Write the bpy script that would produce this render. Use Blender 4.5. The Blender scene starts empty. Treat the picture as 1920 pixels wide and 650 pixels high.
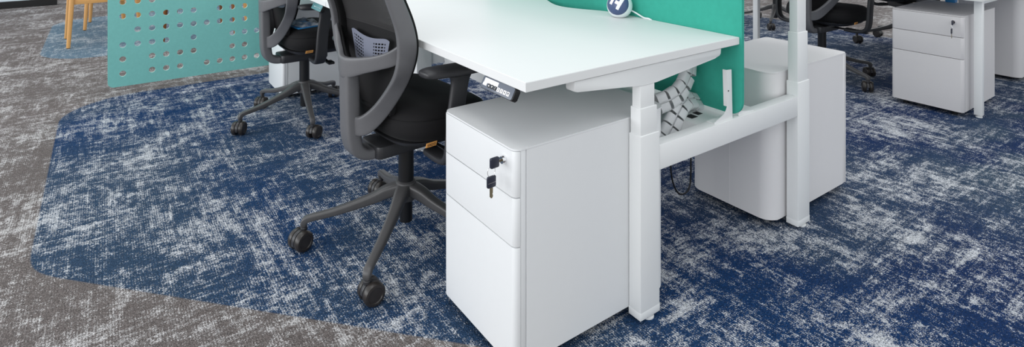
import bpy, bmesh, math, random
from mathutils import Vector, Matrix
random.seed(7)
sc = bpy.context.scene
C = sc.collection
PI = math.pi

# ------------------------------------------------------------------ materials
def new_mat(name):
    m = bpy.data.materials.new(name); m.use_nodes = True
    return m, m.node_tree.nodes, m.node_tree.links, m.node_tree.nodes['Principled BSDF']

def mat(name, col, rough=.5, metal=0., var=.04, scale=30., bump=0., bscale=400., spec=.5, sheen=0., coat=0.):
    m, N, L, b = new_mat(name)
    tc = N.new('ShaderNodeTexCoord')
    nz = N.new('ShaderNodeTexNoise'); nz.inputs['Scale'].default_value = scale; nz.inputs['Detail'].default_value = 4
    L.new(tc.outputs['Object'], nz.inputs['Vector'])
    mx = N.new('ShaderNodeMix'); mx.data_type = 'RGBA'
    mx.inputs[6].default_value = tuple(c*(1-var) for c in col[:3])+(1,)
    mx.inputs[7].default_value = tuple(min(1, c*(1+var)) for c in col[:3])+(1,)
    L.new(nz.outputs['Fac'], mx.inputs[0]); L.new(mx.outputs[2], b.inputs['Base Color'])
    b.inputs['Roughness'].default_value = rough; b.inputs['Metallic'].default_value = metal
    b.inputs['Specular IOR Level'].default_value = spec
    if sheen: b.inputs['Sheen Weight'].default_value = sheen
    if coat: b.inputs['Coat Weight'].default_value = coat
    if bump:
        n2 = N.new('ShaderNodeTexNoise'); n2.inputs['Scale'].default_value = bscale
        L.new(tc.outputs['Object'], n2.inputs['Vector'])
        bp = N.new('ShaderNodeBump'); bp.inputs['Strength'].default_value = bump; bp.inputs['Distance'].default_value = .001
        L.new(n2.outputs['Fac'], bp.inputs['Height']); L.new(bp.outputs['Normal'], b.inputs['Normal'])
    return m

def srgb(r, g, b):
    f = lambda c: (c/255/12.92) if c/255 <= .04045 else ((c/255+.055)/1.055)**2.4
    return (f(r), f(g), f(b))

M = {}
M['steel'] = mat('white_powder_steel', (.79, .80, .81), .42, var=.01, bump=.05, bscale=900)
M['steel_warm_lit'] = mat('warm_lit_powder_steel', (.76, .745, .75), .42, var=.01)  # white steel with the tint of warm light put into its colour
M['steel_dim_warm_lit'] = mat('dim_warm_lit_powder_steel', (.66, .64, .645), .45, var=.01)  # same steel, warm light and the dimmer right side painted into the colour
M['frame'] = mat('white_frame_steel', (.82, .83, .83), .38, var=.01)
M['laminate'] = mat('white_laminate', (.785, .79, .79), .42, var=.01, scale=12, spec=.35)
M['teal'] = mat('teal_felt', srgb(62, 166, 147), .95, var=.10, scale=45, bump=.4, bscale=900, spec=.15)
M['aqua'] = mat('aqua_felt', srgb(124, 190, 184), .95, var=.07, scale=60, bump=.3, bscale=900, spec=.15)
M['aqua_cut'] = mat('pale_felt_cut_edge', srgb(190, 220, 212), .95, var=.04)
M['plastic'] = mat('dark_grey_plastic', srgb(98, 98, 101), .42, var=.06, bump=.15, bscale=1200)
M['plastic_dark'] = mat('charcoal_plastic', srgb(48, 48, 51), .4, var=.06, bump=.1, bscale=1200)
M['plastic_base'] = mat('grey_base_plastic', srgb(76, 75, 76), .38, var=.08, bump=.1, bscale=1200)
M['black'] = mat('black_plastic', srgb(20, 20, 22), .35, var=.1)
M['matte'] = mat('matte_black_plastic', srgb(18, 18, 19), .8, spec=.2)
M['lumbar'] = mat('blue_grey_plastic', srgb(118, 122, 138), .45, var=.03)
M['fabric'] = mat('black_seat_fabric', srgb(20, 19, 21), .8, var=.2, scale=300, bump=.3, bscale=1500, sheen=.04, spec=.25)
M['rubber'] = mat('caster_plastic', srgb(46, 42, 40), .35, var=.25, scale=60)
M['chrome'] = mat('chrome', (.8, .8, .82), .15, 1.)
M['keyhead'] = mat('key_head_plastic', srgb(38, 42, 58), .35)
M['brass'] = mat('worn_nickel', srgb(150, 140, 115), .35, 1.)
M['orange'] = mat('orange_tag', srgb(226, 160, 84), .8)
M['ink'] = mat('dark_ink', srgb(60, 40, 30), .7)
M['chain'] = mat('pale_grey_plastic', srgb(222, 223, 225), .35, var=.02)
M['dark'] = mat('dark_slot_and_gap_shade', srgb(24, 25, 28), .7)
M['cable'] = mat('black_cable', srgb(14, 14, 16), .45)
M['keypad'] = mat('slate_keypad', srgb(98, 104, 116), .28, var=.03)
M['teal_pad'] = mat('teal_keypad_film', srgb(84, 130, 135), .25, var=.05)
M['white'] = mat('white_print_and_glare', srgb(240, 238, 240), .5, var=.01)
M['ball'] = mat('white_gloss_plastic', srgb(238, 242, 243), .2, var=.01)
M['navy'] = mat('navy_cap_plastic', srgb(70, 86, 124), .35, var=.08)
M['wood'] = mat('oak_wood', srgb(214, 160, 96), .5, var=.10, scale=14)
M['walnut'] = mat('walnut_wood', srgb(140, 84, 40), .5, var=.15, scale=14)
M['blue'] = mat('blue_cushion', srgb(30, 120, 190), .8)
M['booklet'] = mat('blue_print_paper', srgb(50, 140, 205), .45, var=.1, scale=40)
M['skirt'] = mat('black_skirting', srgb(10, 10, 12), .4)
M['panelwhite'] = mat('pale_glazed_panel', srgb(215, 228, 238), .3, var=.02)
M['yellow'] = mat('yellow_plastic', srgb(215, 190, 30), .5)

# mesh back : woven net with real see-through holes
def mesh_fabric():
    m, N, L, b = new_mat('woven_net')
    b.inputs['Base Color'].default_value = (*srgb(50, 49, 50), 1); b.inputs['Roughness'].default_value = .7
    tc = N.new('ShaderNodeTexCoord'); sep = N.new('ShaderNodeSeparateXYZ'); L.new(tc.outputs['Object'], sep.inputs[0])
    def wave(sock, f):
        a = N.new('ShaderNodeMath'); a.operation = 'MULTIPLY'; a.inputs[1].default_value = f; L.new(sock, a.inputs[0])
        s = N.new('ShaderNodeMath'); s.operation = 'SINE'; L.new(a.outputs[0], s.inputs[0]); return s.outputs[0]
    a = wave(sep.outputs[1], 2*PI/.0042); c = wave(sep.outputs[2], 2*PI/.0042)
    mu = N.new('ShaderNodeMath'); mu.operation = 'MULTIPLY'; L.new(a, mu.inputs[0]); L.new(c, mu.inputs[1])
    gt = N.new('ShaderNodeMath'); gt.operation = 'LESS_THAN'; gt.inputs[1].default_value = .32; L.new(mu.outputs[0], gt.inputs[0])
    L.new(gt.outputs[0], b.inputs['Alpha'])
    return m
M['net'] = mesh_fabric()

def film_mat():
    m, N, L, b = new_mat('clear_plastic_film')
    b.inputs['Base Color'].default_value = (.9, .93, .95, 1); b.inputs['Roughness'].default_value = .12
    nz = N.new('ShaderNodeTexNoise'); nz.inputs['Scale'].default_value = 3.2
    mr = N.new('ShaderNodeMapRange'); mr.inputs[1].default_value = .35; mr.inputs[2].default_value = .65; mr.inputs[3].default_value = .05; mr.inputs[4].default_value = .85
    L.new(nz.outputs['Fac'], mr.inputs[0]); L.new(mr.outputs[0], b.inputs['Alpha'])
    return m
M['film'] = film_mat()

# ---- carpet : broadloom of grey with navy and pale blue inlays, flecked loops
def carpet():
    m, N, L, b = new_mat('flecked_loop_carpet')
    tc = N.new('ShaderNodeTexCoord')
    sep = N.new('ShaderNodeSeparateXYZ'); L.new(tc.outputs['Object'], sep.inputs[0])
    X, Y = sep.outputs[0], sep.outputs[1]
    def mth(op, a, c=None, d=None):
        n = N.new('ShaderNodeMath'); n.operation = op
        for i, v in enumerate((a, c, d)):
            if v is None: continue
            if isinstance(v, (int, float)): n.inputs[i].default_value = v
            else: L.new(v, n.inputs[i])
        return n.outputs[0]
    add = lambda a, c: mth('ADD', a, c); sub = lambda a, c: mth('SUBTRACT', a, c); mul = lambda a, c: mth('MULTIPLY', a, c)
    def noise(sx, sy, detail=2., rough=.5, off=0., sz=1.):
        mp = N.new('ShaderNodeMapping'); mp.inputs['Scale'].default_value = (sx, sy, sz); mp.inputs['Location'].default_value = (off, off*.7, off*.3)
        L.new(tc.outputs['Object'], mp.inputs[0])
        n = N.new('ShaderNodeTexNoise'); n.inputs['Scale'].default_value = 1.; n.inputs['Detail'].default_value = detail; n.inputs['Roughness'].default_value = rough
        L.new(mp.outputs[0], n.inputs['Vector']); return n.outputs['Fac']
    def sstep(v, a, c):
        n = N.new('ShaderNodeMapRange'); n.interpolation_type = 'SMOOTHSTEP'
        n.inputs[1].default_value = a; n.inputs[2].default_value = c; L.new(v, n.inputs[0]); return n.outputs[0]
    def rbox(cx, cy, hx, hy, r):
        qx = add(sub(mth('ABSOLUTE', sub(X, cx)), hx), r); qy = add(sub(mth('ABSOLUTE', sub(Y, cy)), hy), r)
        ax = mth('MAXIMUM', qx, 0); ay = mth('MAXIMUM', qy, 0)
        d = mth('SQRT', add(mul(ax, ax), mul(ay, ay)))
        return sub(add(d, mth('MINIMUM', mth('MAXIMUM', qx, qy), 0)), r)
    # navy inlay: rounded rectangle with its front corner cut on the diagonal
    navy = rbox(3.0, -1.67, 3.21, 6.31, .42)
    diag = mul(sub(1.93, add(mul(X, 1.0), mul(Y, .92))), .736)
    diag = sub(diag, -.145)
    navy = mth('SMOOTH_MAX', navy, diag, .12)
    is_navy = sstep(navy, .004, -.004)
    pale = rbox(1.6, 7.1, 2.04, 1.13, .43)
    is_pale = sstep(pale, .006, -.006)
    # fleck mask : broad clouds + threads running both ways + single loops
    cloud = noise(2.3, 2.3, 4, .6)
    cloud2 = noise(9, 9, 3, .6, 3.)
    tx = noise(7, 95, 2, .6, 5.); ty = noise(95, 7, 2, .6, 9.)
    tx2 = noise(3, 38, 2, .5, 15.); ty2 = noise(38, 3, 2, .5, 19.)
    loop = noise(300, 300, 1, .5, 1.); loop2 = noise(120, 120, 2, .6, 2.)
    which = noise(3.1, 3.1, 2, .5, 12.)
    w = sstep(which, .40, .60)
    thr = add(mul(add(tx, tx2), w), mul(add(ty, ty2), sub(1., w)))
    thr2 = mth('MAXIMUM', add(tx, tx2), add(ty, ty2))
    clump = noise(26, 26, 2, .55, 6.); clx = noise(14, 42, 2, .55, 7.); cly = noise(42, 14, 2, .55, 8.)
    rows_ = mth('SINE', mul(X, 2*PI/.0078))
    v = add(mul(cloud, 1.0), mul(cloud2, .75))
    v = add(v, mul(thr, .42)); v = add(v, mul(thr2, .26))
    v = add(v, mul(clump, .55)); v = add(v, mul(add(clx, cly), .45))
    v = add(v, mul(loop, 1.15)); v = add(v, mul(loop2, .85)); v = add(v, mul(rows_, .07))
    # means .5+.375+.42+.29+.275+.45+.575+.425 = 3.31
    fleck = sstep(v, 3.27, 3.68)
    yarn = noise(210, 210, 1, .5, 51.)
    # colours
    def rgb(c):
        n = N.new('ShaderNodeRGB'); n.outputs[0].default_value = (*srgb(*c), 1); return n.outputs[0]
    def mixc(f, a, c):
        n = N.new('ShaderNodeMix'); n.data_type = 'RGBA'; n.inputs[0].default_value = .5
        L.new(f, n.inputs[0]); L.new(a, n.inputs[6]); L.new(c, n.inputs[7]); return n.outputs[2]
    tone = sstep(noise(.9, .9, 2, .5, 31.), .42, .60)
    left = sstep(X, .75, .15)                      # the strip of slate-blue tiles along the aisle edge
    ymask = mul(sstep(Y, 4.2, 3.2), 1.)
    slate_area = mth('MAXIMUM', mul(left, mul(ymask, .75)), mul(tone, .55))
    far_right = mul(sstep(X, 2.4, 3.4), sstep(Y, 1.5, .9))
    slate_area = mth('MAXIMUM', slate_area, mul(far_right, mul(sstep(noise(1.6, 1.6, 2, .5, 44.), .40, .55), .95)))
    deep = mixc(sstep(X, 1.3, 2.6), rgb((20, 58, 102)), rgb((23, 47, 90)))
    blue = mixc(slate_area, deep, rgb((58, 78, 98)))
    blue_f = rgb((208, 211, 216))
    grey = rgb((112, 105, 103)); grey_f = rgb((208, 206, 206))
    paleb = rgb((102, 128, 147)); pale_f = rgb((200, 208, 214))
    cb = mixc(fleck, blue, blue_f)
    cg = mixc(mul(fleck, .92), grey, grey_f)
    cp = mixc(fleck, paleb, pale_f)
    col = mixc(is_navy, cg, cb); col = mixc(is_pale, col, cp)
    dk = N.new('ShaderNodeMix'); dk.data_type = 'RGBA'; dk.blend_type = 'MULTIPLY'; dk.inputs[0].default_value = 1.
    L.new(col, dk.inputs[6]); mr = N.new('ShaderNodeMapRange'); mr.inputs[1].default_value = .3; mr.inputs[2].default_value = .7; mr.inputs[3].default_value = .62; mr.inputs[4].default_value = 1.3
    L.new(yarn, mr.inputs[0]); L.new(mr.outputs[0], dk.inputs[7]); col = dk.outputs[2]
    L.new(col, b.inputs['Base Color'])
    b.inputs['Roughness'].default_value = .95; b.inputs['Specular IOR Level'].default_value = .12
    vo = N.new('ShaderNodeTexVoronoi'); vo.inputs['Scale'].default_value = 260; L.new(tc.outputs['Object'], vo.inputs['Vector'])
    bp = N.new('ShaderNodeBump'); bp.invert = True; bp.inputs['Strength'].default_value = 1.; bp.inputs['Distance'].default_value = .004
    L.new(vo.outputs['Distance'], bp.inputs['Height']); L.new(bp.outputs['Normal'], b.inputs['Normal'])
    return m
M['carpet'] = carpet()

# ------------------------------------------------------------------ mesh helpers
def finish(bm, name, material, parent=None, smooth=True, angle=35, loc=None):
    bmesh.ops.remove_doubles(bm, verts=bm.verts, dist=1e-6)
    bmesh.ops.recalc_face_normals(bm, faces=bm.faces)
    me = bpy.data.meshes.new(name); bm.to_mesh(me); bm.free()
    me.materials.append(material)
    if smooth:
        for p in me.polygons: p.use_smooth = True
        me.set_sharp_from_angle(angle=math.radians(angle))
    o = bpy.data.objects.new(name, me); C.objects.link(o)
    if parent: o.parent = parent
    if loc: o.location = loc
    return o

def thing(name, label, cat, loc=(0, 0, 0), rz=0., group=None):
    o = bpy.data.objects.new(name, None); o.empty_display_size = .05; C.objects.link(o)
    o.location = loc; o.rotation_euler = (0, 0, rz)
    o['label'] = label; o['category'] = cat
    if group: o['group'] = group
    return o
def tag(o, label, cat, group=None):
    o['label'] = label; o['category'] = cat
    if group: o['group'] = group
    return o
def struct(o, label=None):
    o['kind'] = 'structure'
    if label: o['label'] = label
    return o
def copy_tree(o, parent=None):
    c = o.copy(); C.objects.link(c)
    if parent is not None: c.parent = parent
    for ch in list(o.children):
        if ch.name not in SKIP: copy_tree(ch, c)
    return c
SKIP = set()

def rrect(x0, x1, y0, y1, r, seg=8):
    """outline with radii r=(x0y0, x1y0, x1y1, x0y1)"""
    if not isinstance(r, (tuple, list)): r = (r,)*4
    pts = []
    for (cx, cy, sx, sy, a0), rr in zip(((x0, y0, 1, 1, PI), (x1, y0, -1, 1, 1.5*PI), (x1, y1, -1, -1, 0), (x0, y1, 1, -1, .5*PI)), r):
        if rr <= 0: pts.append((cx, cy)); continue
        for i in range(seg+1):
            a = a0 + i/seg*PI/2
            pts.append((cx+sx*rr+rr*math.cos(a), cy+sy*rr+rr*math.sin(a)))
    return pts

def prism(bm, pts, z0, z1, bev=0., axes='xyz', seg=2):
    """extrude a 2D outline; axes maps (u, v, w) to world axes"""
    idx = ['xyz'.index(a) for a in axes]
    def P(u, v, w):
        q = [0, 0, 0]; q[idx[0]] = u; q[idx[1]] = v; q[idx[2]] = w; return q
    lo = [bm.verts.new(P(u, v, z0)) for u, v in pts]; hi = [bm.verts.new(P(u, v, z1)) for u, v in pts]
    n = len(pts)
    fb = bm.faces.new(lo[::-1]); ft = bm.faces.new(hi)
    for i in range(n): bm.faces.new((lo[i], lo[(i+1) % n], hi[(i+1) % n], hi[i]))
    if bev:
        ed = list(set(list(fb.edges)+list(ft.edges)))
        if n <= 8:
            ed = list({e for v in lo+hi for e in v.link_edges})
        bmesh.ops.bevel(bm, geom=ed, offset=bev, segments=seg, profile=.5, affect='EDGES', clamp_overlap=True)

def box(bm, x0, x1, y0, y1, z0, z1, bev=0., seg=2):
    prism(bm, [(x0, y0), (x1, y0), (x1, y1), (x0, y1)], z0, z1, bev, seg=seg)

def catmull(P, n, closed=False):
    out = []; N_ = len(P)
    rng = range(N_) if closed else range(N_-1)
    for i in rng:
        if closed: p0, p1, p2, p3 = P[i-1], P[i], P[(i+1) % N_], P[(i+2) % N_]
        else: p0, p1, p2, p3 = P[max(i-1, 0)], P[i], P[i+1], P[min(i+2, N_-1)]
        for k in range(n):
            t = k/n
            out.append([.5*((2*b)+(-a+c)*t+(2*a-5*b+4*c-d)*t*t+(-a+3*b-3*c+d)*t**3) for a, b, c, d in zip(p0, p1, p2, p3)])
    if not closed: out.append(list(P[-1]))
    return out

def sweep(bm, ctrl, n=6, closed=False, power=4., ns=16, cap=True, smooth=True):
    """ctrl rows: x,y,z, Nx,Ny,Nz, width, thickness. N = thickness direction."""
    rows = catmull(ctrl, n, closed) if smooth else [list(r) for r in ctrl]
    K = len(rows); rings = []
    for i, r in enumerate(rows):
        p = Vector(r[:3])
        a = Vector(rows[(i-1) % K if closed else max(i-1, 0)][:3]); c = Vector(rows[(i+1) % K if closed else min(i+1, K-1)][:3])
        T = (c-a).normalized(); Nn = Vector(r[3:6]); Nn = (Nn-T*Nn.dot(T)).normalized(); W = T.cross(Nn)
        ring = []
        for k in range(ns):
            th = 2*PI*(k+.5)/ns; ct, st = math.cos(th), math.sin(th)
            u = math.copysign(abs(ct)**(2/power), ct)*r[6]/2; v = math.copysign(abs(st)**(2/power), st)*r[7]/2
            ring.append(bm.verts.new(p+W*u+Nn*v))
        rings.append(ring)
    for i in range(K if closed else K-1):
        A, B = rings[i], rings[(i+1) % K]
        for k in range(ns): bm.faces.new((A[k], A[(k+1) % ns], B[(k+1) % ns], B[k]))
    if cap and not closed:
        bm.faces.new(rings[0][::-1]); bm.faces.new(rings[-1])

def tube(bm, pts, r, n=6, ns=10, closed=False):
    rows = []
    for i, p in enumerate(pts):
        rows.append([*p, .31, .23, .92, 2*r, 2*r])
    # keep the reference normal away from the path direction
    d = Vector(pts[-1])-Vector(pts[0]) if len(pts) > 1 else Vector((0, 0, 1))
    ref = Vector((1, 0, 0)) if abs(d.normalized().x) < .8 else Vector((0, 1, 0))
    ref = (ref+Vector((.02, .03, .05))).normalized()
    for q in rows: q[3:6] = list(ref)
    sweep(bm, rows, n, closed, power=2., ns=ns)

def lathe(bm, prof, c=(0, 0, 0), axis='z', seg=24):
    """prof [(r, h)] revolved about axis through c"""
    c = Vector(c); rings = []
    for r, h in prof:
        ring = []
        for k in range(seg):
            a = 2*PI*k/seg; u, v = r*math.cos(a), r*math.sin(a)
            q = {'z': (u, v, h), 'x': (h, u, v), 'y': (v, h, u)}[axis]
            ring.append(bm.verts.new(c+Vector(q)))
        rings.append(ring)
    for A, B in zip(rings, rings[1:]):
        for k in range(seg): bm.faces.new((A[k], A[(k+1) % seg], B[(k+1) % seg], B[k]))
    bm.faces.new(rings[0][::-1]); bm.faces.new(rings[-1])

def xf(bm, mtx, start=0):
    bm.verts.ensure_lookup_table()
    bmesh.ops.transform(bm, matrix=mtx, verts=bm.verts[start:])

def text_part(name, body, size, mtx, material, parent, extrude=.0004):
    cu = bpy.data.curves.new(name, 'FONT'); cu.body = body; cu.size = size; cu.extrude = extrude
    cu.align_x = 'CENTER'; cu.align_y = 'CENTER'; cu.resolution_u = 2
    tmp = bpy.data.objects.new(name+'_tmp', cu); C.objects.link(tmp); bpy.context.view_layer.update()
    me = bpy.data.meshes.new_from_object(tmp); bpy.data.objects.remove(tmp); bpy.data.curves.remove(cu)
    me.name = name; me.materials.clear(); me.materials.append(material)
    o = bpy.data.objects.new(name, me); C.objects.link(o); o.parent = parent
    o.matrix_local = mtx
    return o

# ------------------------------------------------------------------ the room
bm = bmesh.new(); box(bm, -7, 16, -3, 17, -.05, 0)
floor = struct(finish(bm, 'floor', M['carpet'], smooth=False), 'flecked carpet floor, grey with navy and pale blue inlaid areas')

bm = bmesh.new(); box(bm, -7, -.489, 9.6, 9.66, .085, 2.7, .004)
wl = struct(finish(bm, 'wall_back', M['panelwhite'], smooth=False))
bm = bmesh.new(); box(bm, -7, -.489, 9.585, 9.675, 0, .085, .003)
struct(finish(bm, 'baseboard_back', M['skirt'], smooth=False))
bm = bmesh.new(); box(bm, -.489, 3.5, 9.62, 9.65, 0, .006, .001)
struct(finish(bm, 'trim_1', M['skirt'], smooth=False))

# ------------------------------------------------------------------ pedestals
PW, PD = .38, .60
def make_pedestal(name, label, loc, rz, seam=False, metal='steel', rr=.05):
    t = thing(name, label, 'drawer unit', loc, rz)
    Ms = M[metal]
    bm = bmesh.new()
    prism(bm, rrect(.038, PD, 0, PW, (0.001, rr, rr, .001), 12), .03, .5945, .001)
    finish(bm, 'body', Ms, t)
    bm = bmesh.new(); box(bm, .019, .0365, .0005, PW-.0005, .03, .5945, .0015)
    finish(bm, 'front_frame', Ms, t)
    bm = bmesh.new()
    prism(bm, rrect(0, PD+.001, -.001, PW+.001, (.024, rr, rr, .024), 12), .5952, .600, .0018)
    finish(bm, 'top_plate', Ms, t)
    for z0, z1 in ((.4745, .5935), (.3455, .4715), (.03, .3425)):
        bm = bmesh.new()
        pts = rrect(0, .0175, -.0005, PW+.0005, (.0165, 0, 0, .0165), 6)
        prism(bm, pts, z0, z1, .0022)
        d = finish(bm, 'drawer', Ms, t)
        if z1 > .55:
            bm = bmesh.new()
            lathe(bm, [(.0118, .002), (.0118, -.004), (.011, -.0065), (.0095, -.011), (.004, -.011)], (0, .047, .562), 'x', 24)
            finish(bm, 'lock', M['chrome'], d)
    bm = bmesh.new(); box(bm, .03, PD-.03, .02, PW-.02, .018, .0295)  # dark sheet painted in for the shadow gap below the body
    finish(bm, 'gap_shade_tray', M['dark'], t)
    for fx, fy in ((.06, .06), (.06, PW-.06), (PD-.10, .08), (PD-.10, PW-.08)):
        bm = bmesh.new(); lathe(bm, [(.016, 0), (.016, .012), (.008, .013), (.008, .019)], (fx, fy, 0))
        finish(bm, 'foot', M['black'], t)
    if seam:
        bm = bmesh.new(); box(bm, PD-.001, PD+.0012, seam-.0015, seam+.0015, .032, .590)
        finish(bm, 'back_seam', Ms, t)
    return t

ped_near = make_pedestal('drawer_pedestal', 'white three drawer pedestal beneath the near desk corner, black keys hanging from its lock', (.872, 1.2165, 0), 0)
ped_mid = make_pedestal('drawer_pedestal', 'white pedestal turned back to front behind the crossbar, its rounded back corner facing out', (2.683, 1.603, 0), PI, seam=.197, metal='steel_warm_lit', rr=.058)
ped_next = make_pedestal('drawer_pedestal', 'white pedestal beneath the next desk, behind the black chair with a booklet on its seat', (.945, 3.90, 0), 0)
ped_right = make_pedestal('drawer_pedestal', 'pale grey three drawer pedestal at right, keys hanging from its lock', (4.14, 1.235, 0), 0, metal='steel_dim_warm_lit')
ped_edge = make_pedestal('drawer_pedestal', 'grey pedestal at the right edge of the photo, only its shaded rounded back showing', (5.935, 1.635, 0), PI, metal='steel_dim_warm_lit')

def make_keys(name, label, loc):
    t = thing(name, label, 'keys', loc)
    # origin = lock face centre, key sticks out along -x
    bm = bmesh.new(); box(bm, -.012, .0, -.0012, .0012, -.003, .003)
    finish(bm, 'key_blade', M['brass'], t)
    bm = bmesh.new(); prism(bm, rrect(-.036, -.008, -.0135, .0135, .004, 4), -.0035, .0035, .001, axes='xzy')
    finish(bm, 'key_head', M['keyhead'], t)
    bm = bmesh.new()
    pts = [(-.030+.004*math.sin(a), .0045*math.sin(a*1)+.002, -.022+.0145*math.cos(a)) for a in [2*PI*i/16 for i in range(16)]]
    sweep(bm, [[*p, 0, 1, .05, .0014, .0014] for p in [(-.030+.0125*math.sin(a), .003, -.022+.0145*math.cos(a)) for a in [2*PI*i/16 for i in range(16)]]], 2, True, 2., 8)
    finish(bm, 'split_ring', M['chrome'], t)
    bm = bmesh.new(); prism(bm, rrect(-.044, -.016, -.064, -.034, .0045, 4), .0005, .0060, .001, axes='xzy')
    h = finish(bm, 'key_head', M['keyhead'], t)
    bm = bmesh.new(); box(bm, -.0425, -.0175, -.0002, .0006, -.0515, -.0505)
    finish(bm, 'engraved_line', M['chrome'], h)
    bm = bmesh.new(); prism(bm, [(-.0345, -.064), (-.0345, -.088), (-.031, -.092), (-.028, -.092), (-.0255, -.088), (-.0255, -.084), (-.027, -.081), (-.0255, -.078), (-.0255, -.064)], .002, .0045, axes='xzy')
    finish(bm, 'key_blade', M['brass'], t)
    t.rotation_euler = (0, 0, math.radians(4))
    return t
make_keys('key_set', 'two black headed keys on a ring in the lock of the near white pedestal', (.8605, 1.2635, .562))
kr = make_keys('key_set', 'small black keys hanging from the lock of the far right pedestal', (4.1285, 1.282, .562))
kr.rotation_euler = (0, 0, math.radians(10))

# ------------------------------------------------------------------ desk frame
def lift_leg(parent, x0, y0, stages, flip=False):
    """telescopic leg, 85 x 47 mm outer tube, nested tubes above"""
    x1, y1 = x0+.085, y0+.047
    z = .012; prev = None; leg = None
    for k, top in enumerate(stages):
        i = .0042*k
        bm = bmesh.new(); box(bm, x0+i*.6, x1-i*2.0, y0+i*.6, y1-i, z if k == 0 else z-.02, top, .0026, 3)
        o = finish(bm, 'leg' if k == 0 else 'leg_stage', M['frame'], parent if k == 0 else leg)
        if k == 0: leg = o
        z = top
    bm = bmesh.new(); box(bm, x0-.0002, x1+.0002, y0-.0002, y1+.0002, .0118, .034, .0005)
    finish(bm, 'end_cap', M['frame'], leg)
    bm = bmesh.new(); lathe(bm, [(.019, 0), (.019, .005), (.008, .008), (.008, .014)], ((x0+x1)/2+.008, (y0+y1)/2-.006, 0))
    finish(bm, 'levelling_foot', M['frame'], leg)
    return leg

NS = (.556, .637, .7035); FS = (.565, .755, 1.02)
fr = thing('bench_desk', 'large white height adjustable bench desk in the middle, with telescopic legs and a crossbar', 'desk', (1.775, 1.95, 0))
fr2 = thing('bench_desk', 'white desk of the next workplace, beyond the seam, cut by the top of the photo', 'desk', (1.33, 3.5, 0))
OFF = Vector((-1.775, -1.95, 0))
def fbm(): return bmesh.new()
def ffin(bm, name, material, parent=fr):
    xf(bm, Matrix.Translation(OFF)); return finish(bm, name, material, parent)
for yy in (1.168, 2.655):
    lift_leg(fr, 1.293-1.775, yy-1.95, NS)
    lift_leg(fr, 2.172-1.775, yy-1.95, FS)
for y0, y1 in ((1.1695, 1.2095), (2.66, 2.70)):
    bm = fbm(); box(bm, 1.3782, 2.1718, y0, y1, .436, .512, .0015); ffin(bm, 'crossbar', M['frame'])
# cable tray: folded sheet running along the bench
bm = fbm()
prof = [(1.452, .470), (1.458, .415), (1.575, .412), (1.640, .500), (1.95, .500), (2.01, .412), (2.07, .412), (2.07, .409), (2.008, .409), (1.947, .497), (1.643, .497), (1.577, .409), (1.455, .412), (1.449, .470)]
prism(bm, prof[::-1], 1.2115, 2.655, axes='xzy'); tray = ffin(bm, 'cable_tray', M['frame'])
for x0, x1, y0, y1 in ((1.672, 1.705, 1.275, 1.305), (1.720, 1.745, 1.285, 1.31), (1.66, 1.69, 1.62, 1.66), (1.66, 1.69, 2.1, 2.14)):
    bm = fbm(); box(bm, x0, x1, y0, y1, .4995, .5012); o = ffin(bm, 'slot', M['dark'], tray)
bm = fbm(); box(bm, 1.735, 1.775, 1.2115, 1.2155, .50, .512); ffin(bm, 'tray_bracket', M['frame'])

# ------------------------------------------------------------------ desktops
def desk_outline(x0, x1, y0, y1):
    pts = [(x0, y0), (x1, y0), (x1, y0+.60)]
    mid = y0+.845
    for k in range(1, 24):                     # shallow cable scallop in the rear edge
        s = -1+2*k/24
        pts.append((x1-.082*(math.cos(PI*s)*.5+.5)**.75, mid+.24*s))
    pts += [(x1, y0+1.09), (x1, y1), (x0, y1)]
    return pts
def make_desktop(parent, x0, x1, y0, y1, beams):
    ox, oy = parent.location.x, parent.location.y
    off = Matrix.Translation((x0-ox, y0-oy, .765))
    bm = bmesh.new(); prism(bm, desk_outline(0, x1-x0, 0, y1-y0), 0, .025)
    ed = [e for e in bm.edges if abs(e.verts[0].co.z-e.verts[1].co.z) < 1e-6]
    bmesh.ops.bevel(bm, geom=ed, offset=.0012, segments=2, affect='EDGES')
    xf(bm, off); finish(bm, 'worktop', M['laminate'], parent, angle=25)
    for yb in beams:
        bm = bmesh.new()
        pts = [(1.037, -.0035), (1.0375, -.026), (1.040, -.0315), (1.048, -.0335), (1.262, -.0555), (1.305, -.0605), (1.368, -.0605), (1.655, -.032), (1.682, -.026), (1.6885, -.020), (1.6905, -.0035)]
        prism(bm, [(px-.867, pz) for px, pz in pts], yb-y0, yb-y0+.036, .0012, axes='xzy')
        xf(bm, off); finish(bm, 'support_beam', M['frame'], parent)
make_desktop(fr, .867, 1.781, 1.163, 2.756, (1.1715, 2.66))
make_desktop(fr2, .867, 1.785, 2.761, 4.354, (2.79, 4.26))
# opposite worktop, raised higher than the near one
off = Matrix.Translation((1.825-1.775, 1.163-1.95, 1.055))
bm = bmesh.new(); prism(bm, [(0, 0), (.90, 0), (.90, 1.593), (0, 1.593)], 0, .025, .0012); xf(bm, off); finish(bm, 'worktop', M['laminate'], fr)
bm = bmesh.new(); prism(bm, [(.1, -.001), (.1, -.02), (.33, -.035), (.45, -.035), (.72, -.02), (.72, -.001)], .01, .045, .001, axes='xzy'); xf(bm, off); finish(bm, 'support_beam', M['frame'], fr)

for yy in (2.785, 4.26):
    lift_leg(fr2, 1.293-1.33, yy-3.5, NS)
    lift_leg(fr2, 2.172-1.33, yy-3.5, NS)
    bm = bmesh.new(); box(bm, 1.3782-1.33, 2.1718-1.33, yy+.002-3.5, yy+.042-3.5, .436, .512, .0015); finish(bm, 'crossbar', M['frame'], fr2)

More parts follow.
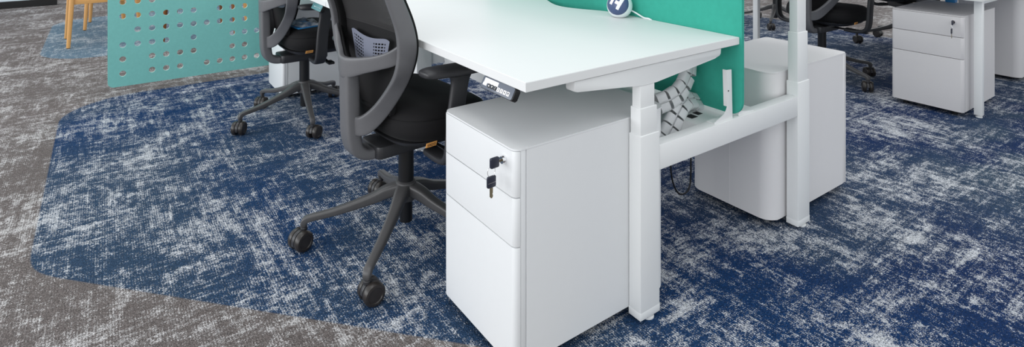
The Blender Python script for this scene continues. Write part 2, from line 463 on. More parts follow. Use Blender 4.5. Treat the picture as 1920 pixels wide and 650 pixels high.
# keypads under the desk front edge
def make_keypad(name, label, loc, film=False):
    t = thing(name, label, 'desk controller', loc)
    R = Matrix.Rotation(math.radians(-62), 4, 'Y')      # face leans back, looking at the sitter
    t.rotation_mode = 'XYZ'
    bm = bmesh.new(); prism(bm, rrect(-.0175, .0175, -.074, .080, .006, 5), -.016, 0, .003, seg=3); xf(bm, R)
    finish(bm, 'housing', M['black'], t)
    bm = bmesh.new(); prism(bm, rrect(-.016, .016, -.070, .078, .005, 5), 0, .0012, .0005); xf(bm, R)
    face = finish(bm, 'face_plate', M['teal_pad'] if film else M['keypad'], t)
    # face local: +x is down? keep u along -y (reading left to right for the sitter), v up
    base = R @ Matrix.Translation((0, 0, .0014)) @ Matrix.Rotation(-PI/2, 4, 'Z')
    def patch(name, u0, u1, v0, v1, m_):
        b_ = bmesh.new(); prism(b_, rrect(u0, u1, v0, v1, .0008, 2), 0, .0005); xf(b_, base); return finish(b_, name, m_, face)
    if not film:  # white patches painted on as glare across the face plate
        patch('glare_patch', -.068, -.002, .000, .0125, M['white']).name = 'glare_patch'
        patch('glare_patch_edge', -.070, -.052, -.008, .000, M['white'])
    keys = ['^', 'v', '1', '2', '3', '4', 'M']
    for k, ch in enumerate(keys):
        u = -.040+k*.0150
        if not film: patch('key', u-.0058, u+.0058, -.010, .001, M['white'] if k > 2 else M['black'])
        else: patch('key', u-.0062, u+.0062, -.006, .004, M['teal_pad'])
        mt = base @ Matrix.Translation((u, -.0045 if not film else -.001, .0006))
        if ch in '^v':
            b_ = bmesh.new(); s = 1 if ch == '^' else -1
            prism(b_, [(-.003, -.0022*s), (.003, -.0022*s), (0, .003*s)][::s], 0, .0004); xf(b_, mt); finish(b_, 'arrow_mark', M['white'], face)
        else:
            text_part('key_number', ch, .010 if not film else .008, mt, M['black'] if (k > 2 and not film) else M['white'], face)
    return t
make_keypad('desk_controller', 'slate grey keypad with numbered keys hanging from the near desktop edge', (.862, 1.279, .7495))
make_keypad('desk_controller', 'teal faced keypad under the edge of the next desktop, above a chair armrest', (.862, 2.875, .7495), True)

# ------------------------------------------------------------------ green screen with its brackets
scr = thing('divider_screen', 'dark green felt screen standing upright behind the near desktop', 'desk screen', (1.790, 1.95, .512))
bm = bmesh.new(); prism(bm, rrect(1.155-1.95, 2.75-1.95, .006, .75, (.045, .045, .03, .03), 8), -.007, .007, .002, axes='yzx'); finish(bm, 'felt_panel', M['teal'], scr)
def lbracket(y, sx, x_up, lean):
    bm = bmesh.new()
    pts = [(x_up+.010, .168), (x_up-.018, .170), (x_up-.012, .045)]
    pts += [(x_up-.018, .034), (x_up-.030, .022), (x_up-.085, .0045), (x_up-.085, .0006), (x_up+.016, .0006)]
    prism(bm, [(sx*a, b_) for a, b_ in pts][::sx], y-.0015, y+.0015, axes='xzy')
    # folded flange
    q = [(x_up+.010, .168), (x_up+.016, .0006)]
    o = finish(bm, 'bracket', M['frame'], scr, smooth=False)
    bm = bmesh.new()
    prism(bm, [(sx*(x_up-.018), .1695), (sx*(x_up-.015), .1695), (sx*(x_up-.0095), .045), (sx*(x_up-.0125), .045)][::sx], y, y+.014, axes='xzy')
    prism(bm, [(sx*(x_up-.085), .0006), (sx*(x_up+.016), .0006), (sx*(x_up+.016), .0026), (sx*(x_up-.085), .0026)][::sx], y, y+.03, axes='xzy')
    finish(bm, 'flange', M['frame'], o, smooth=False)
    bm = bmesh.new(); lathe(bm, [(.0028, -.0024), (.0028, 0)], (sx*(x_up-.008), y, .098), 'y', 10); finish(bm, 'screw_hole', M['dark'], o)
for yb in (1.178-1.95, 2.69-1.95):
    lbracket(yb, 1, -.044, 0)
bm = bmesh.new()
pts = [(.0085, .050), (.0115, .050), (.0125, .030), (.0165, .019), (.026, .0130), (.040, .0105), (.098, .0030), (.098, .0006), (.0085, .0006)]
for yb in (1.178-1.95,):
    prism(bm, pts[::-1], yb-.0015, yb+.0015, axes='xzy')
finish(bm, 'bracket', M['frame'], scr, smooth=False)

# ------------------------------------------------------------------ white cable chain
CH0 = (1.60, 1.32, .50)
ch = thing('cable_chain', 'white segmented cable chain coiled between the near leg and the green screen', 'cable chain', CH0)
def link(p, d, up, w=.068, th=.034, ln=.036):
    """one vertebra: two open rounded shells beside a centre web"""
    d = Vector(d).normalized(); up = Vector(up); up = (up-d*up.dot(d)).normalized(); sd = d.cross(up)
    R = Matrix((sd, up, d)).transposed().to_4x4(); R.translation = Vector(p)-Vector(CH0)
    bm = bmesh.new()
    for s in (-1, 1):
        a = rrect(*( (.002, w/2) if s > 0 else (-w/2, -.002)), -th/2, th/2, (.003, th*.42, th*.42, .003) if s > 0 else (th*.42, .003, .003, th*.42), 5)
        cx, cy = sum(q[0] for q in a)/len(a), 0
        inner = [(cx+(x-cx)*.87, y*.84) for x, y in a]
        n = len(a)
        vo0 = [bm.verts.new((x, y, -ln/2)) for x, y in a]; vo1 = [bm.verts.new((x, y, ln/2)) for x, y in a]
        vi0 = [bm.verts.new((x, y, -ln/2)) for x, y in inner]; vi1 = [bm.verts.new((x, y, ln/2)) for x, y in inner]
        for i in range(n):
            j = (i+1) % n
            bm.faces.new((vo0[i], vo0[j], vo1[j], vo1[i])); bm.faces.new((vi0[j], vi0[i], vi1[i], vi1[j]))
            bm.faces.new((vo1[i], vo1[j], vi1[j], vi1[i])); bm.faces.new((vo0[j], vo0[i], vi0[i], vi0[j]))
    box(bm, -.0025, .0025, -th*.3, th*.3, -ln/2-.006, ln/2+.006, .001)
    xf(bm, R)
    return finish(bm, 'link', M['chain'], ch, angle=40)
path = [(1.735, 1.36, .735), (1.735, 1.345, .695), (1.728, 1.33, .652), (1.700, 1.325, .617), (1.665, 1.32, .588), (1.620, 1.32, .572), (1.575, 1.325, .562), (1.535, 1.35, .548)]
def run(path, up):
    for i, p in enumerate(path):
        a = Vector(path[max(i-1, 0)]); b_ = Vector(path[min(i+1, len(path)-1)])
        link(p, b_-a, up)
run(path, (.35, -1.0, .45))
run([(1.760, 1.33, .528), (1.720, 1.325, .541), (1.678, 1.32, .540), (1.640, 1.312, .520), (1.606, 1.305, .494), (1.575, 1.30, .467), (1.545, 1.30, .44)], (.1, -.75, .75))

CH0 = (1.64, 2.88, .36)
ch = thing('cable_chain', 'small bit of cable chain under the far end of the desk, above the chair armrest', 'cable chain', CH0)
run([(1.76, 2.93, .425), (1.715, 2.90, .408), (1.67, 2.88, .395), (1.625, 2.87, .375), (1.59, 2.86, .345)], (.1, -.75, .75))

# black cable drooping below the crossbar
bm = bmesh.new()
tube(bm, [(1.90, 1.50, .395), (1.845, 1.50, .30), (1.835, 1.50, .21), (1.85, 1.50, .14), (1.885, 1.50, .09), (1.93, 1.50, .082), (1.955, 1.50, .11), (1.96, 1.50, .2), (1.955, 1.50, .3), (1.96, 1.50, .405)], .0035, 8, 8)
o = finish(bm, 'power_cord', M['cable']); tag(o, 'thin black cord looping down below the white crossbar', 'cord')

# ------------------------------------------------------------------ little round speaker
sp = thing('smart_speaker', 'white ball shaped speaker with a dark blue lettered face on the near desktop', 'speaker', (1.722, 1.668, .79))
bm = bmesh.new(); bmesh.ops.create_uvsphere(bm, u_segments=40, v_segments=24, radius=.052)
for v in bm.verts:
    if v.co.z < -.047: v.co.z = -.047
    v.co.z += .047
finish(bm, 'shell', M['ball'], sp)
cd = Vector((-.90, -.49, .36)).normalized(); cc = Vector((0, 0, .047))
ux = Vector((0, 0, 1)).cross(cd).normalized(); uy = cd.cross(ux)
def on_ball(u, v, r):     # angles
    d = (cd+ux*math.tan(u)+uy*math.tan(v)).normalized(); return cc+d*r
bm = bmesh.new(); rings = []
for i in range(9):
    a = math.radians(61)*i/8; rr = .0533 if i < 8 else .0515; ring = []
    for k in range(40):
        th = 2*PI*k/40; d = cd*math.cos(a)+(ux*math.cos(th)+uy*math.sin(th))*math.sin(a); ring.append(bm.verts.new(cc+d*rr))
    rings.append(ring)
for A, B in zip(rings, rings[1:]):
    for k in range(40): bm.faces.new((A[k], A[(k+1) % 40], B[(k+1) % 40], B[k]))
cap = finish(bm, 'face', M['navy'], sp)
def stroke(u0, u1, v0, v1, nm):
    bm = bmesh.new(); n = 6; g = {}
    rot = math.radians(-24)
    for i in range(n+1):
        for j in range(n+1):
            u = u0+(u1-u0)*i/n; v = v0+(v1-v0)*j/n
            u, v = u*math.cos(rot)-v*math.sin(rot), u*math.sin(rot)+v*math.cos(rot)
            g[i, j] = bm.verts.new(on_ball(u, v, .0541))
    for i in range(n):
        for j in range(n): bm.faces.new((g[i, j], g[i+1, j], g[i+1, j+1], g[i, j+1]))
    return bm
bm = stroke(-.52, -.26, -.30, .62, 'I'); finish(bm, 'letter', M['white'], cap)
bmF = bmesh.new()
for q in ((.14, .40, -.42, .62), (-.12, .14, -.08, .18), (-.12, .14, .40, .62)):
    b2 = stroke(*q, 'F'); me = bpy.data.meshes.new('t'); b2.to_mesh(me); b2.free(); bmF.from_mesh(me); bpy.data.meshes.remove(me)
finish(bmF, 'letter', M['white'], cap)
bm = bmesh.new(); tube(bm, [(.038, -.025, .028), (.046, -.05, .017), (.052, -.082, .004), (.0555, -.105, .0032), (.0565, -.125, -.004)], .0032, 6, 8); finish(bm, 'lead', M['ball'], sp)

# ------------------------------------------------------------------ office chair
def make_chair(name, label, loc, rz, base_deg):
    t = thing(name, label, 'chair', loc, rz)
    P, K = M['plastic'], M['plastic_dark']
    # five-star base
    bm = bmesh.new(); lathe(bm, [(.034, .150), (.040, .156), (.041, .200), (.037, .217), (.031, .221)], seg=28)
    base = finish(bm, 'base', M['plastic_base'], t)
    rz0 = math.radians(base_deg)-rz
    for k in range(5):
        a = rz0+k*2*PI/5; ca, sa = math.cos(a), math.sin(a)
        bm = bmesh.new()
        rows = []
        for r, z, w, h in ((.020, .194, .056, .044), (.07, .182, .046, .042), (.13, .158, .038, .034), (.25, .124, .031, .025), (.337, .108, .028, .022), (.359, .101, .027, .024), (.365, .090, .026, .024), (.365, .080, .022, .020)):
            nz = (0, 0, 1) if r < .35 else (ca*.7, sa*.7, .7) if z > .095 else (ca, sa, 0)
            rows.append([r*ca, r*sa, z, *nz, w, h])
        sweep(bm, rows, 4, power=4.5, ns=20)
        finish(bm, 'base_arm', M['plastic_base'], base)
        # caster : twin wheels under a hood, axle turned a little differently each time
        c0 = Vector((.365*ca, .365*sa, 0)); ya = a+(.5, 2.1, 1.2, .2, 1.7)[k]+.3
        T = Matrix.Translation(c0) @ Matrix.Rotation(ya, 4, 'Z')
        bm = bmesh.new()
        lathe(bm, [(.009, .062), (.012, .066), (.012, .074), (.010, .076), (.010, .084)], (.0, 0, 0))
        prof = [(.0, 0)]
        pts = [(-.02*math.cos(x)-.0*0, 0) for x in (0,)]
        arc = [(.014+.0352*math.cos(q), .036+.0352*math.sin(q)) for q in [math.radians(-20+200*i/14) for i in range(15)]]
        prism(bm, arc, -.0075, .0075, .001, axes='xzy')
        xf(bm, T); cs = finish(bm, 'caster', K, t)
        for s in (-1, 1):
            bm = bmesh.new()
            lathe(bm, [(.006, s*.0085), (.030, s*.0085), (.0350, s*.011), (.0360, s*.016), (.0355, s*.026), (.0315, s*.0315), (.024, s*.0325), (.022, s*.030), (.004, s*.030)], (.014, 0, .036), 'y', 28)
            xf(bm, T); finish(bm, 'wheel', M['rubber'], cs)
    bm = bmesh.new(); lathe(bm, [(.020, .068), (.0235, .070), (.0235, .151), (.0285, .152), (.0285, .352), (.020, .356)], seg=28); finish(bm, 'gas_lift', M['black'], t, angle=30)
    # mechanism and seat
    bm = bmesh.new(); prism(bm, rrect(-.15, .12, -.07, .07, .02, 4), .340, .385, .006); finish(bm, 'tilt_mechanism', K, t)
    bm = bmesh.new(); tube(bm, [(.05, -.06, .365), (.06, -.16, .36), (.06, -.23, .357)], .007, 4, 8); box(bm, .045, .080, -.285, -.225, .350, .364, .004); finish(bm, 'lever', M['black'], t)
    def slab(levels, cx, hx, hy, pw=4.2, front=.0):
        bm = bmesh.new(); rings = []; n = 48
        for z, s in levels:
            ring = []
            for k in range(n):
                th = 2*PI*k/n; ct, st = math.cos(th), math.sin(th)
                u = math.copysign(abs(ct)**(2/pw), ct); v = math.copysign(abs(st)**(2/pw), st)
                x = cx+u*(hx-(1-s)*.25); y = v*(hy-(1-s)*.25)*(1-.06*(u < 0)*abs(u))
                zz = z-front*max(0, u*(s))**3+.006*(v*v)*s*(z > .47)
                ring.append(bm.verts.new((x, y, zz)))
            rings.append(ring)
        for A, B in zip(rings, rings[1:]):
            for k in range(n): bm.faces.new((A[k], A[(k+1) % n], B[(k+1) % n], B[k]))
        bm.faces.new(rings[0][::-1]); bm.faces.new(rings[-1])
        return bm
    bm = slab([(.388, .55), (.396, .72), (.410, .84), (.424, .88)], .05, .21, .255); finish(bm, 'seat_shell', K, t)
    bm = slab([(.421, .78), (.424, .86), (.431, .93), (.444, .975), (.464, 1.), (.486, .99), (.4955, .978), (.4975, .968), (.4995, .974), (.512, .955), (.523, .91), (.531, .84), (.536, .72), (.538, .55), (.537, .25)], .058, .202, .264, pw=3.3, front=.030)
    finish(bm, 'seat', M['fabric'], t, angle=60)
    bm = bmesh.new(); prism(bm, [(-.078, .4280), (-.038, .4280), (-.034, .4415), (-.074, .4415)], -.2645, -.262, axes='xzy')
    tg = finish(bm, 'maker_tag', M['orange'], t, smooth=False)
    text_part('tag_writing', 'VADO', .0115, Matrix.Translation((-.056, -.2648, .4340)) @ Matrix.Rotation(PI/2, 4, 'X'), M['ink'], tg, .0003)
    # back frame
    bm = bmesh.new()
    half = [(-.222, -.006, .470, -1, -.35, 0, .064, .022), (-.200, -.060, .475, -.7, -.8, 0, .066, .024), (-.166, -.112, .528, -.45, -1, 0, .058, .024),
            (-.143, -.180, .617, -.30, -1, 0, .054, .024), (-.144, -.236, .692, -.12, -1, 0, .058, .024), (-.144, -.255, .765, -.1, -1, 0, .064, .024),
            (-.156, -.255, .838, -.1, -1, 0, .060, .024), (-.190, -.25, .931, -.1, -1, 0, .054, .024), (-.222, -.24, 1.02, -.1, -1, 0, .052, .022),
            (-.246, -.21, 1.10, -.5, -1, 0, .048, .022), (-.254, -.12, 1.145, -1, -.3, 0, .046, .022)]
    full = [list(r) for r in half]+[[-.254, 0, 1.15, -1, 0, 0, .046, .022]]+[[r[0], -r[1], r[2], r[3], -r[4], r[5], r[6], r[7]] for r in half[::-1]]
    sweep(bm, full, 7, ns=24, power=6)
    hb = [(-.140, .256, .820, -.1, 1, 0, .036, .010), (-.148, .254, .772, -.2, 1, 0, .044, .014), (-.168, .214, .732, -.6, 1, 0, .050, .018), (-.192, .155, .708, -.8, .9, 0, .048, .020), (-.215, .092, .690, -1, .8, 0, .054, .021), (-.236, .038, .676, -1, .5, 0, .066, .022)]
    band = [list(r) for r in hb]+[[-.243, 0, .671, -1, 0, 0, .072, .022]]+[[r[0], -r[1], r[2], r[3], -r[4], r[5], r[6], r[7]] for r in hb[::-1]]
    sweep(bm, band, 7, ns=24, power=6)
    sp_ = [(-.230, 0, .690, -1, 0, 0, .066, .030), (-.227, 0, .67, -1, 0, 0, .074, .048), (-.224, 0, .60, -1, 0, 0, .074, .052), (-.222, 0, .50, -1, 0, 0, .074, .052), (-.218, 0, .43, -1, 0, -.15, .078, .052),
           (-.205, 0, .382, -.7, 0, -.7, .082, .046), (-.165, 0, .357, -.1, 0, -1, .088, .040), (-.09, 0, .358, 0, 0, -1, .10, .034), (-.02, 0, .362, 0, 0, -1, .10, .03)]
    sweep(bm, [list(r) for r in sp_], 6, ns=24, power=5)
    finish(bm, 'back_frame', P, t, angle=50)
    bm = bmesh.new()
    hh = [[r[0]+.017, r[1]+(.012 if abs(r[1]) > .15 else 0), r[2], r[3], r[4], r[5], r[6]*.92, .026] for r in half[3:]]
    loop_ = hh+[[-.238, 0, 1.15, -1, 0, 0, .044, .026]]+[[r[0], -r[1], r[2], r[3], -r[4], r[5], r[6], r[7]] for r in hh[::-1]]
    sweep(bm, loop_, 7, ns=20, power=5)
    lin = [[r[0]+.014, r[1]-math.copysign(.007, r[1]) if abs(r[1]) > .01 else 0, r[2], r[3], r[4], r[5], r[6]*.93, .010] for r in band]
    sweep(bm, lin, 7, ns=16, power=5)
    finish(bm, 'inner_frame', M['matte'], t, angle=50)
    # net back + padded lower back
    def xm(z): return -.118-.30*max(0, z-.80)**1.0 if z > .80 else -.118+.05*(z-.80)
    def sheet(z0, z1, hw0, hw1, th, nz=14, ny=16):
        bm = bmesh.new(); g = {}
        for side in (0, 1):
            for i in range(nz+1):
                z = z0+(z1-z0)*i/nz; hw = hw0+(hw1-hw0)*i/nz
                for j in range(ny+1):
                    q = -1+2*j/ny; g[side, i, j] = bm.verts.new((xm(z)-.012*(q*q)+.02*(1-q*q)*0+side*th, q*hw, z))
        for side in (0, 1):
            for i in range(nz):
                for j in range(ny):
                    bm.faces.new((g[side, i, j], g[side, i, j+1], g[side, i+1, j+1], g[side, i+1, j]))
        for i in range(nz):
            for j in (0, ny): bm.faces.new((g[0, i, j], g[0, i+1, j], g[1, i+1, j], g[1, i, j]))
        for j in range(ny):
            for i in (0, nz): bm.faces.new((g[0, i, j], g[0, i, j+1], g[1, i, j+1], g[1, i, j]))
        return bm
    bm = sheet(.79, 1.14, .235, .21, .0012); finish(bm, 'net_back', M['net'], t)
    bm = sheet(.515, .805, .14, .236, .018); finish(bm, 'lower_back_pad', M['fabric'], t)
    # lumbar plate with a grid of real openings
    bm = bmesh.new(); nu, nv = 42, 19; V = {}
    def lum(u, v):      # u across -1..1, v 0..1 upward
        y = u*(.108+.030*v)*(1.14 if u > 0 else 1.0); top = .782-.020*math.cos(u*PI/2)**.8; bot = .664-.006*math.cos(u*PI/2)
        z = bot+(top-bot)*v
        edge = 1-abs(u)**8*.25*(1 if v > .5 else .6)
        z = (z-.72)*edge+.72
        return (-.143-.010*math.cos(u*PI/2), y, z)
    for i in range(nu+1):
        for j in range(nv+1):
            V[i, j] = bm.verts.new(lum(-1+2*i/nu, j/nv))
    for i in range(nu):
        for j in range(nv):
            k = i if i < nu/2 else nu-1-i
            if (k == 3 and j % 2 == 1 and 4 < j < 16) or (k in (5, 6, 8, 9, 11, 12) and j % 2 == 1 and 2 < j < 17) or (k == 14 and j % 2 == 1 and 4 < j < 16): continue
            bm.faces.new((V[i, j], V[i+1, j], V[i+1, j+1], V[i, j+1]))
    r_ = bmesh.ops.solidify(bm, geom=bm.faces[:], thickness=.004)
    finish(bm, 'lumbar_support', M['lumbar'], t)
    # armrests
    for s in (-1, 1):
        bm = bmesh.new()
        rows = [(.00, s*.17, .372, 0, 0, -1, .060, .024), (-.005, s*.26, .372, 0, 0, -1, .060, .024), (-.012, s*.310, .392, 0, s*.7, -.7, .060, .026), (-.012, s*.328, .440, 0, s, 0, .062, .026),
                (-.006, s*.332, .54, 0, s, 0, .062, .024), (.008, s*.334, .640, 0, s, 0, .064, .026), (.010, s*.334, .668, 0, s, 0, .078, .040)]
        sweep(bm, [list(r) for r in rows], 6, ns=16, power=4)
        ar = finish(bm, 'armrest', K, t, angle=50)
        bm = bmesh.new()
        rows = [(-.136, s*.334, .695, 0, 0, 1, .030, .012), (-.129, s*.334, .695, 0, 0, 1, .062, .022), (-.10, s*.334, .694, 0, 0, 1, .082, .030), (-.02, s*.334, .690, 0, 0, 1, .092, .032), (.07, s*.334, .687, 0, 0, 1, .086, .030), (.100, s*.334, .686, 0, 0, 1, .060, .022), (.106, s*.334, .686, 0, 0, 1, .028, .012)]
        sweep(bm, [list(r) for r in rows], 5, ns=18, power=3)
        finish(bm, 'arm_pad', K, ar, angle=50)
    for c_ in t.children:                      # gas lift drawn out a little
        if c_.name.split('.')[0] not in ('base', 'caster', 'gas_lift'): c_.location.z = .012
    return t

chair1 = make_chair('office_chair', 'black office chair with grey plastic back frame closest to the camera, beside the keyed pedestal', (.924, 1.987, 0), math.radians(5), 154)
chair1['group'] = 'black mesh office chairs'
def place_chair(label, x, y, deg, turn=0):
    c = copy_tree(chair1)
    for ch_ in c.children:                     # the swivel base and its casters stand at an angle of their own
        if ch_.name.split('.')[0] in ('base', 'caster'): ch_.rotation_euler = (0, 0, math.radians(turn))
    c.location = (x, y, 0); c.rotation_euler = (0, 0, math.radians(deg)); c['label'] = label; return c
chair2 = place_chair('black office chair beside the perforated board, with a plastic wrapped booklet on its seat', .976, 3.508, 2, 38)
place_chair('black office chair between the back to front pedestal and the pale grey pedestal', 4.31, 2.14, -1, 35)
place_chair('dark office chair far back at right, only base and seat underside above the pale pedestal', 5.93, 2.22, 60, -13)
place_chair('distant dark office chair seen between the green screen and the raised white leg', 5.95, 3.45, 190, 8)
# booklet in a plastic bag on the second seat
bk = thing('booklet', 'blue booklet in a clear plastic bag lying on the seat of a black chair', 'booklet', (.950, 3.475, .5505), math.radians(14))
bm = bmesh.new(); box(bm, -.075, .075, -.105, .105, .003, .009, .001); finish(bm, 'pages', M['booklet'], bk)
bm = bmesh.new(); n = 14; g = {}
for i in range(n+1):
    for j in range(n+1):
        u, v = -1+2*i/n, -1+2*j/n
        z = .014+.018*(1-u*u)*(1-v*v)*(1+.6*math.sin(5*u+3*v))+.005*math.sin(9*v-4*u)
        if max(abs(u), abs(v)) == 1: z = .004
        g[i, j] = bm.verts.new((.018+u*.074, v*.100, max(z, .010) if max(abs(u), abs(v)) < 1 else z))
for i in range(n):
    for j in range(n): bm.faces.new((g[i, j], g[i+1, j], g[i+1, j+1], g[i, j+1]))
finish(bm, 'plastic_bag', M['film'], bk)

# ------------------------------------------------------------------ perforated aqua board
bd = thing('pinboard_divider', 'pale aqua felt divider board punched with rows of round holes', 'divider board', (.9, 4.5, 0))
rows_h = {0: {0, 1, 2}, 1: {0, 1, 2, 3, 4, 5, 7, 8, 9}, 2: {1, 2, 3, 4, 5, 6, 7, 8, 9}, 3: {0, 1, 2, 3, 5, 8, 9, 10}, 4: {0, 2, 3, 4, 5, 8, 9}, 5: {0, 2, 3, 4, 6, 7, 8, 9, 10}}
X0, dx, Z0, dz = .1045, .0807, .174, .0924
ncol, nrow = 19, 12
bm = bmesh.new()
th = .012; yA, yB = -.006, .006
xs = [.024]+[X0+dx*(k-.5) for k in range(0, ncol+1)]; xs = [X0+dx*(k-.5) for k in range(0, ncol+1)]
zs = [Z0+dz*(k-.5) for k in range(0, nrow+1)]
def hole(col, row):
    r_ = 5-row
    if r_ in rows_h: return (col in rows_h[r_]) if col <= 10 else random.random() < .7
    return random.random() < .72
def P3(x, y, z): return (x-.9, y, z)
for c_ in range(ncol):
    for r_ in range(nrow):
        x0, x1, z0, z1 = xs[c_], xs[c_+1], zs[r_], zs[r_+1]
        if not hole(c_, r_):
            for y in (yA, yB): bm.faces.new([bm.verts.new(P3(*q)) for q in ((x0, y, z0), (x1, y, z0), (x1, y, z1), (x0, y, z1))])
            continue
        cx, cz = (x0+x1)/2, (z0+z1)/2; n = 24
        for y in (yA, yB):
            sq, ci = [], []
            for k in range(n):
                a = 2*PI*k/n; ca, sa = math.cos(a), math.sin(a); m_ = max(abs(ca), abs(sa))
                sq.append(bm.verts.new(P3(cx+ca/m_*(x1-x0)/2, y, cz+sa/m_*(z1-z0)/2))); ci.append(bm.verts.new(P3(cx+.0185*ca, y, cz+.0185*sa)))
            for k in range(n): bm.faces.new((sq[k], sq[(k+1) % n], ci[(k+1) % n], ci[k]))
# margins: left strip with rounded lower corner, bottom strip, right and top strips
L0, B0 = .024, .092; xl, xr, zb, zt = xs[0], xs[-1], zs[0], zs[-1]
R0, T0 = xr+.03, zt+.03
for y in (yA, yB):
    rc = .035; corner = [(L0+rc-rc*math.cos(q), B0+rc-rc*math.sin(q)) for q in [PI/2*i/8 for i in range(9)]]
    poly = corner+[(xl, B0)] if xl > L0+rc else corner
    if xl > L0+rc: out = corner+[(xl, B0), (xl, zb), (L0, zb)]
    else: out = corner+[(L0+rc, zb), (L0, zb)]
    bm.faces.new([bm.verts.new(P3(a, y, b_)) for a, b_ in out])
    bx = max(xl, L0+rc)
    bm.faces.new([bm.verts.new(P3(a, y, b_)) for a, b_ in ((bx, B0), (R0, B0), (R0, zb), (bx, zb))])
    bm.faces.new([bm.verts.new(P3(a, y, b_)) for a, b_ in ((L0, zb), (xl, zb), (xl, T0), (L0, T0))])
    bm.faces.new([bm.verts.new(P3(a, y, b_)) for a, b_ in ((xl, zt), (R0, zt), (R0, T0), (xl, T0))])
    bm.faces.new([bm.verts.new(P3(a, y, b_)) for a, b_ in ((xr, zb), (R0, zb), (R0, zt), (xr, zt))])
finish(bm, 'felt_board', M['aqua'], bd, smooth=False)
bm = bmesh.new(); random.seed(7)
def wallstrip(pts, closed=True):
    n = len(pts)
    a = [bm.verts.new(P3(x, yA, z)) for x, z in pts]; b_ = [bm.verts.new(P3(x, yB, z)) for x, z in pts]
    for k in range(n if closed else n-1): bm.faces.new((a[k], a[(k+1) % n], b_[(k+1) % n], b_[k]))
for c_ in range(ncol):
    for r_ in range(nrow):
        if hole(c_, r_):
            cx, cz = (xs[c_]+xs[c_+1])/2, (zs[r_]+zs[r_+1])/2
            wallstrip([(cx+.0185*math.cos(2*PI*k/24), cz+.0185*math.sin(2*PI*k/24)) for k in range(24)])
rc = .035
wallstrip([(L0+rc-rc*math.cos(q), B0+rc-rc*math.sin(q)) for q in [PI/2*i/8 for i in range(9)]]+[(R0, B0), (R0, T0), (L0, T0)])
finish(bm, 'cut_edge', M['aqua_cut'], bd)
bm = bmesh.new(); box(bm, 1.25-.9, 1.28-.9, .0065, .035, 0, 1.25, .002); box(bm, 1.15-.9, 1.38-.9, -.06, .09, 0, .008, .002); finish(bm, 'stand', M['frame'], bd)

# ------------------------------------------------------------------ right hand bench
rf = thing('bench_desk', 'white desk at far right on thin square legs, one leg before the pale grey pedestal', 'desk', (4.6, 1.95, 0))
def rleg(x, y):
    bm = bmesh.new(); box(bm, x-4.6, x+.036-4.6, y-1.95, y+.040-1.95, .014, .70, .0015); l_ = finish(bm, 'leg', M['frame'], rf)
    bm = bmesh.new(); lathe(bm, [(.017, 0), (.017, .006), (.008, .008), (.008, .016)], (x+.018-4.6, y+.02-1.95, 0)); finish(bm, 'levelling_foot', M['frame'], l_)
for x, y in ((4.226, 1.1700), (4.226, 2.60), (5.72, 1.17)): rleg(x, y)
for y in (1.17, 2.60):
    bm = bmesh.new(); box(bm, 4.262-4.6, 5.72-4.6, y+.002-1.95, y+.038-1.95, .672, .70, .0015); finish(bm, 'side_rail', M['frame'], rf)
bm = bmesh.new(); prism(bm, [(-.48, -.81), (1.22, -.81), (1.22, .71), (-.48, .71)], .7005, .7255, .0012); finish(bm, 'worktop', M['laminate'], rf)
# small blue carton standing on the right pedestal
bm = bmesh.new(); box(bm, 4.715, 4.765, 1.455, 1.51, .6005, .64, .002)
cb = bmesh.new(); cb.free()
o = finish(bm, 'carton', M['booklet']); tag(o, 'small blue carton standing on top of the pale grey pedestal', 'carton')

# ------------------------------------------------------------------ wooden chairs by the pale blue inlay
def make_wood_chair(name, label, loc, rz, material, seatm):
    t = thing(name, label, 'chair', loc, rz, None)
    for sx in (-1, 1):
        for sy in (-1, 1):
            bm = bmesh.new()
            zt_ = .82 if sx > 0 else .62
            sweep(bm, [[sx*.235, sy*.255, 0.006, 1, 0, 0, .030, .030], [sx*.21, sy*.235, .42, 1, 0, 0, .044, .040], [sx*.20+(.05 if sx > 0 else 0), sy*.235, zt_, 1, 0, 0, .034, .034]], 4, ns=14, power=3)
            l_ = finish(bm, 'leg', material, t)
            bm = bmesh.new(); lathe(bm, [(.012, 0), (.012, .007)], (sx*.235, sy*.255, 0), seg=12); finish(bm, 'floor_glide', M['black'], l_)
    bm = bmesh.new()
    for s in (-1, 1):
        box(bm, -.20, .20, s*.232-.010, s*.232+.010, .385, .440, .003); box(bm, s*.205-.010, s*.205+.010, -.225, .225, .385, .440, .003)
    finish(bm, 'seat_rail', material, t)
    bm = bmesh.new(); prism(bm, rrect(-.24, .22, -.24, .24, .05, 6), .442, .485, .014, seg=3); finish(bm, 'seat', seatm, t)
    bm = bmesh.new(); sweep(bm, [[.235, -.235, .72, 1, 0, 0, .10, .022], [.275, 0, .74, 1, 0, 0, .12, .022], [.235, .235, .72, 1, 0, 0, .10, .022]], 8, ns=14, power=4); finish(bm, 'backrest', material, t)
    return t
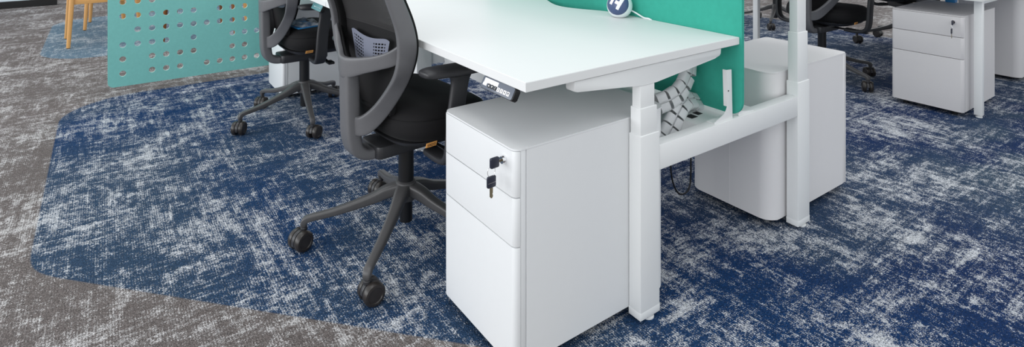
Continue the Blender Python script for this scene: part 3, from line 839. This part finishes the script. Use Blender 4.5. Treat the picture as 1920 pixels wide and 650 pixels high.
make_wood_chair('wooden_chair', 'light oak chair with a blue seat pad, left of the perforated board', (-.035, 6.74, 0), math.radians(4), M['wood'], M['blue'])
make_wood_chair('wooden_chair', 'oak chair farthest back, one leg visible between the other oak chair and the board', (.10, 7.60, 0), math.radians(-4), M['wood'], M['fabric'])
make_wood_chair('wooden_chair', 'brown wooden chair seen only through the holes of the aqua board', (1.00, 6.9, 0), math.radians(184), M['wood'], M['fabric'])
make_wood_chair('wooden_chair', 'darker walnut chair glimpsed through the upper holes of the aqua board', (.72, 5.95, 0), math.radians(95), M['walnut'], M['fabric'])

# ------------------------------------------------------------------ camera and light
f_px = 1081.515; yaw = 54.656
cam = bpy.data.cameras.new('camera'); co = bpy.data.objects.new('camera', cam); C.objects.link(co)
cam.sensor_width = 36; cam.sensor_fit = 'HORIZONTAL'; cam.lens = f_px/1920*36
cam.shift_y = -(325+166)/1920
co.location = (0, 0, 1.2209); co.rotation_euler = (PI/2, 0, math.radians(yaw-90)); cam.clip_start = .02
sc.camera = co

w = bpy.data.worlds.new('world'); sc.world = w; w.use_nodes = True
w.node_tree.nodes['Background'].inputs[0].default_value = (.93, .97, 1, 1)
w.node_tree.nodes['Background'].inputs[1].default_value = .94
def area(name, loc, rot, sx, sy, power, col=(1, 1, 1)):
    l = bpy.data.lights.new(name, 'AREA'); l.shape = 'RECTANGLE'; l.size = sx; l.size_y = sy; l.energy = power; l.color = col
    o = bpy.data.objects.new(name, l); C.objects.link(o); o.location = loc; o.rotation_euler = rot
area('window_light', (-5.5, 2.5, 1.9), (0, math.radians(-90), 0), 2.6, 10, 290, (.96, .98, 1))
for k, (x, y) in enumerate(((.2, 1.2), (.2, 4.2), (3.2, 2.2), (6.2, 2.6), (3.2, -1.0))):
    area('ceiling_lamp_light', (x, y, 2.9), (0, 0, 0), .6, 1.6, 8, (1, .985, .96))

vs = sc.view_settings
vs.view_transform = 'Standard'; vs.look = 'None'; vs.gamma = 1; vs.exposure = 0.11; vs.use_curve_mapping = False
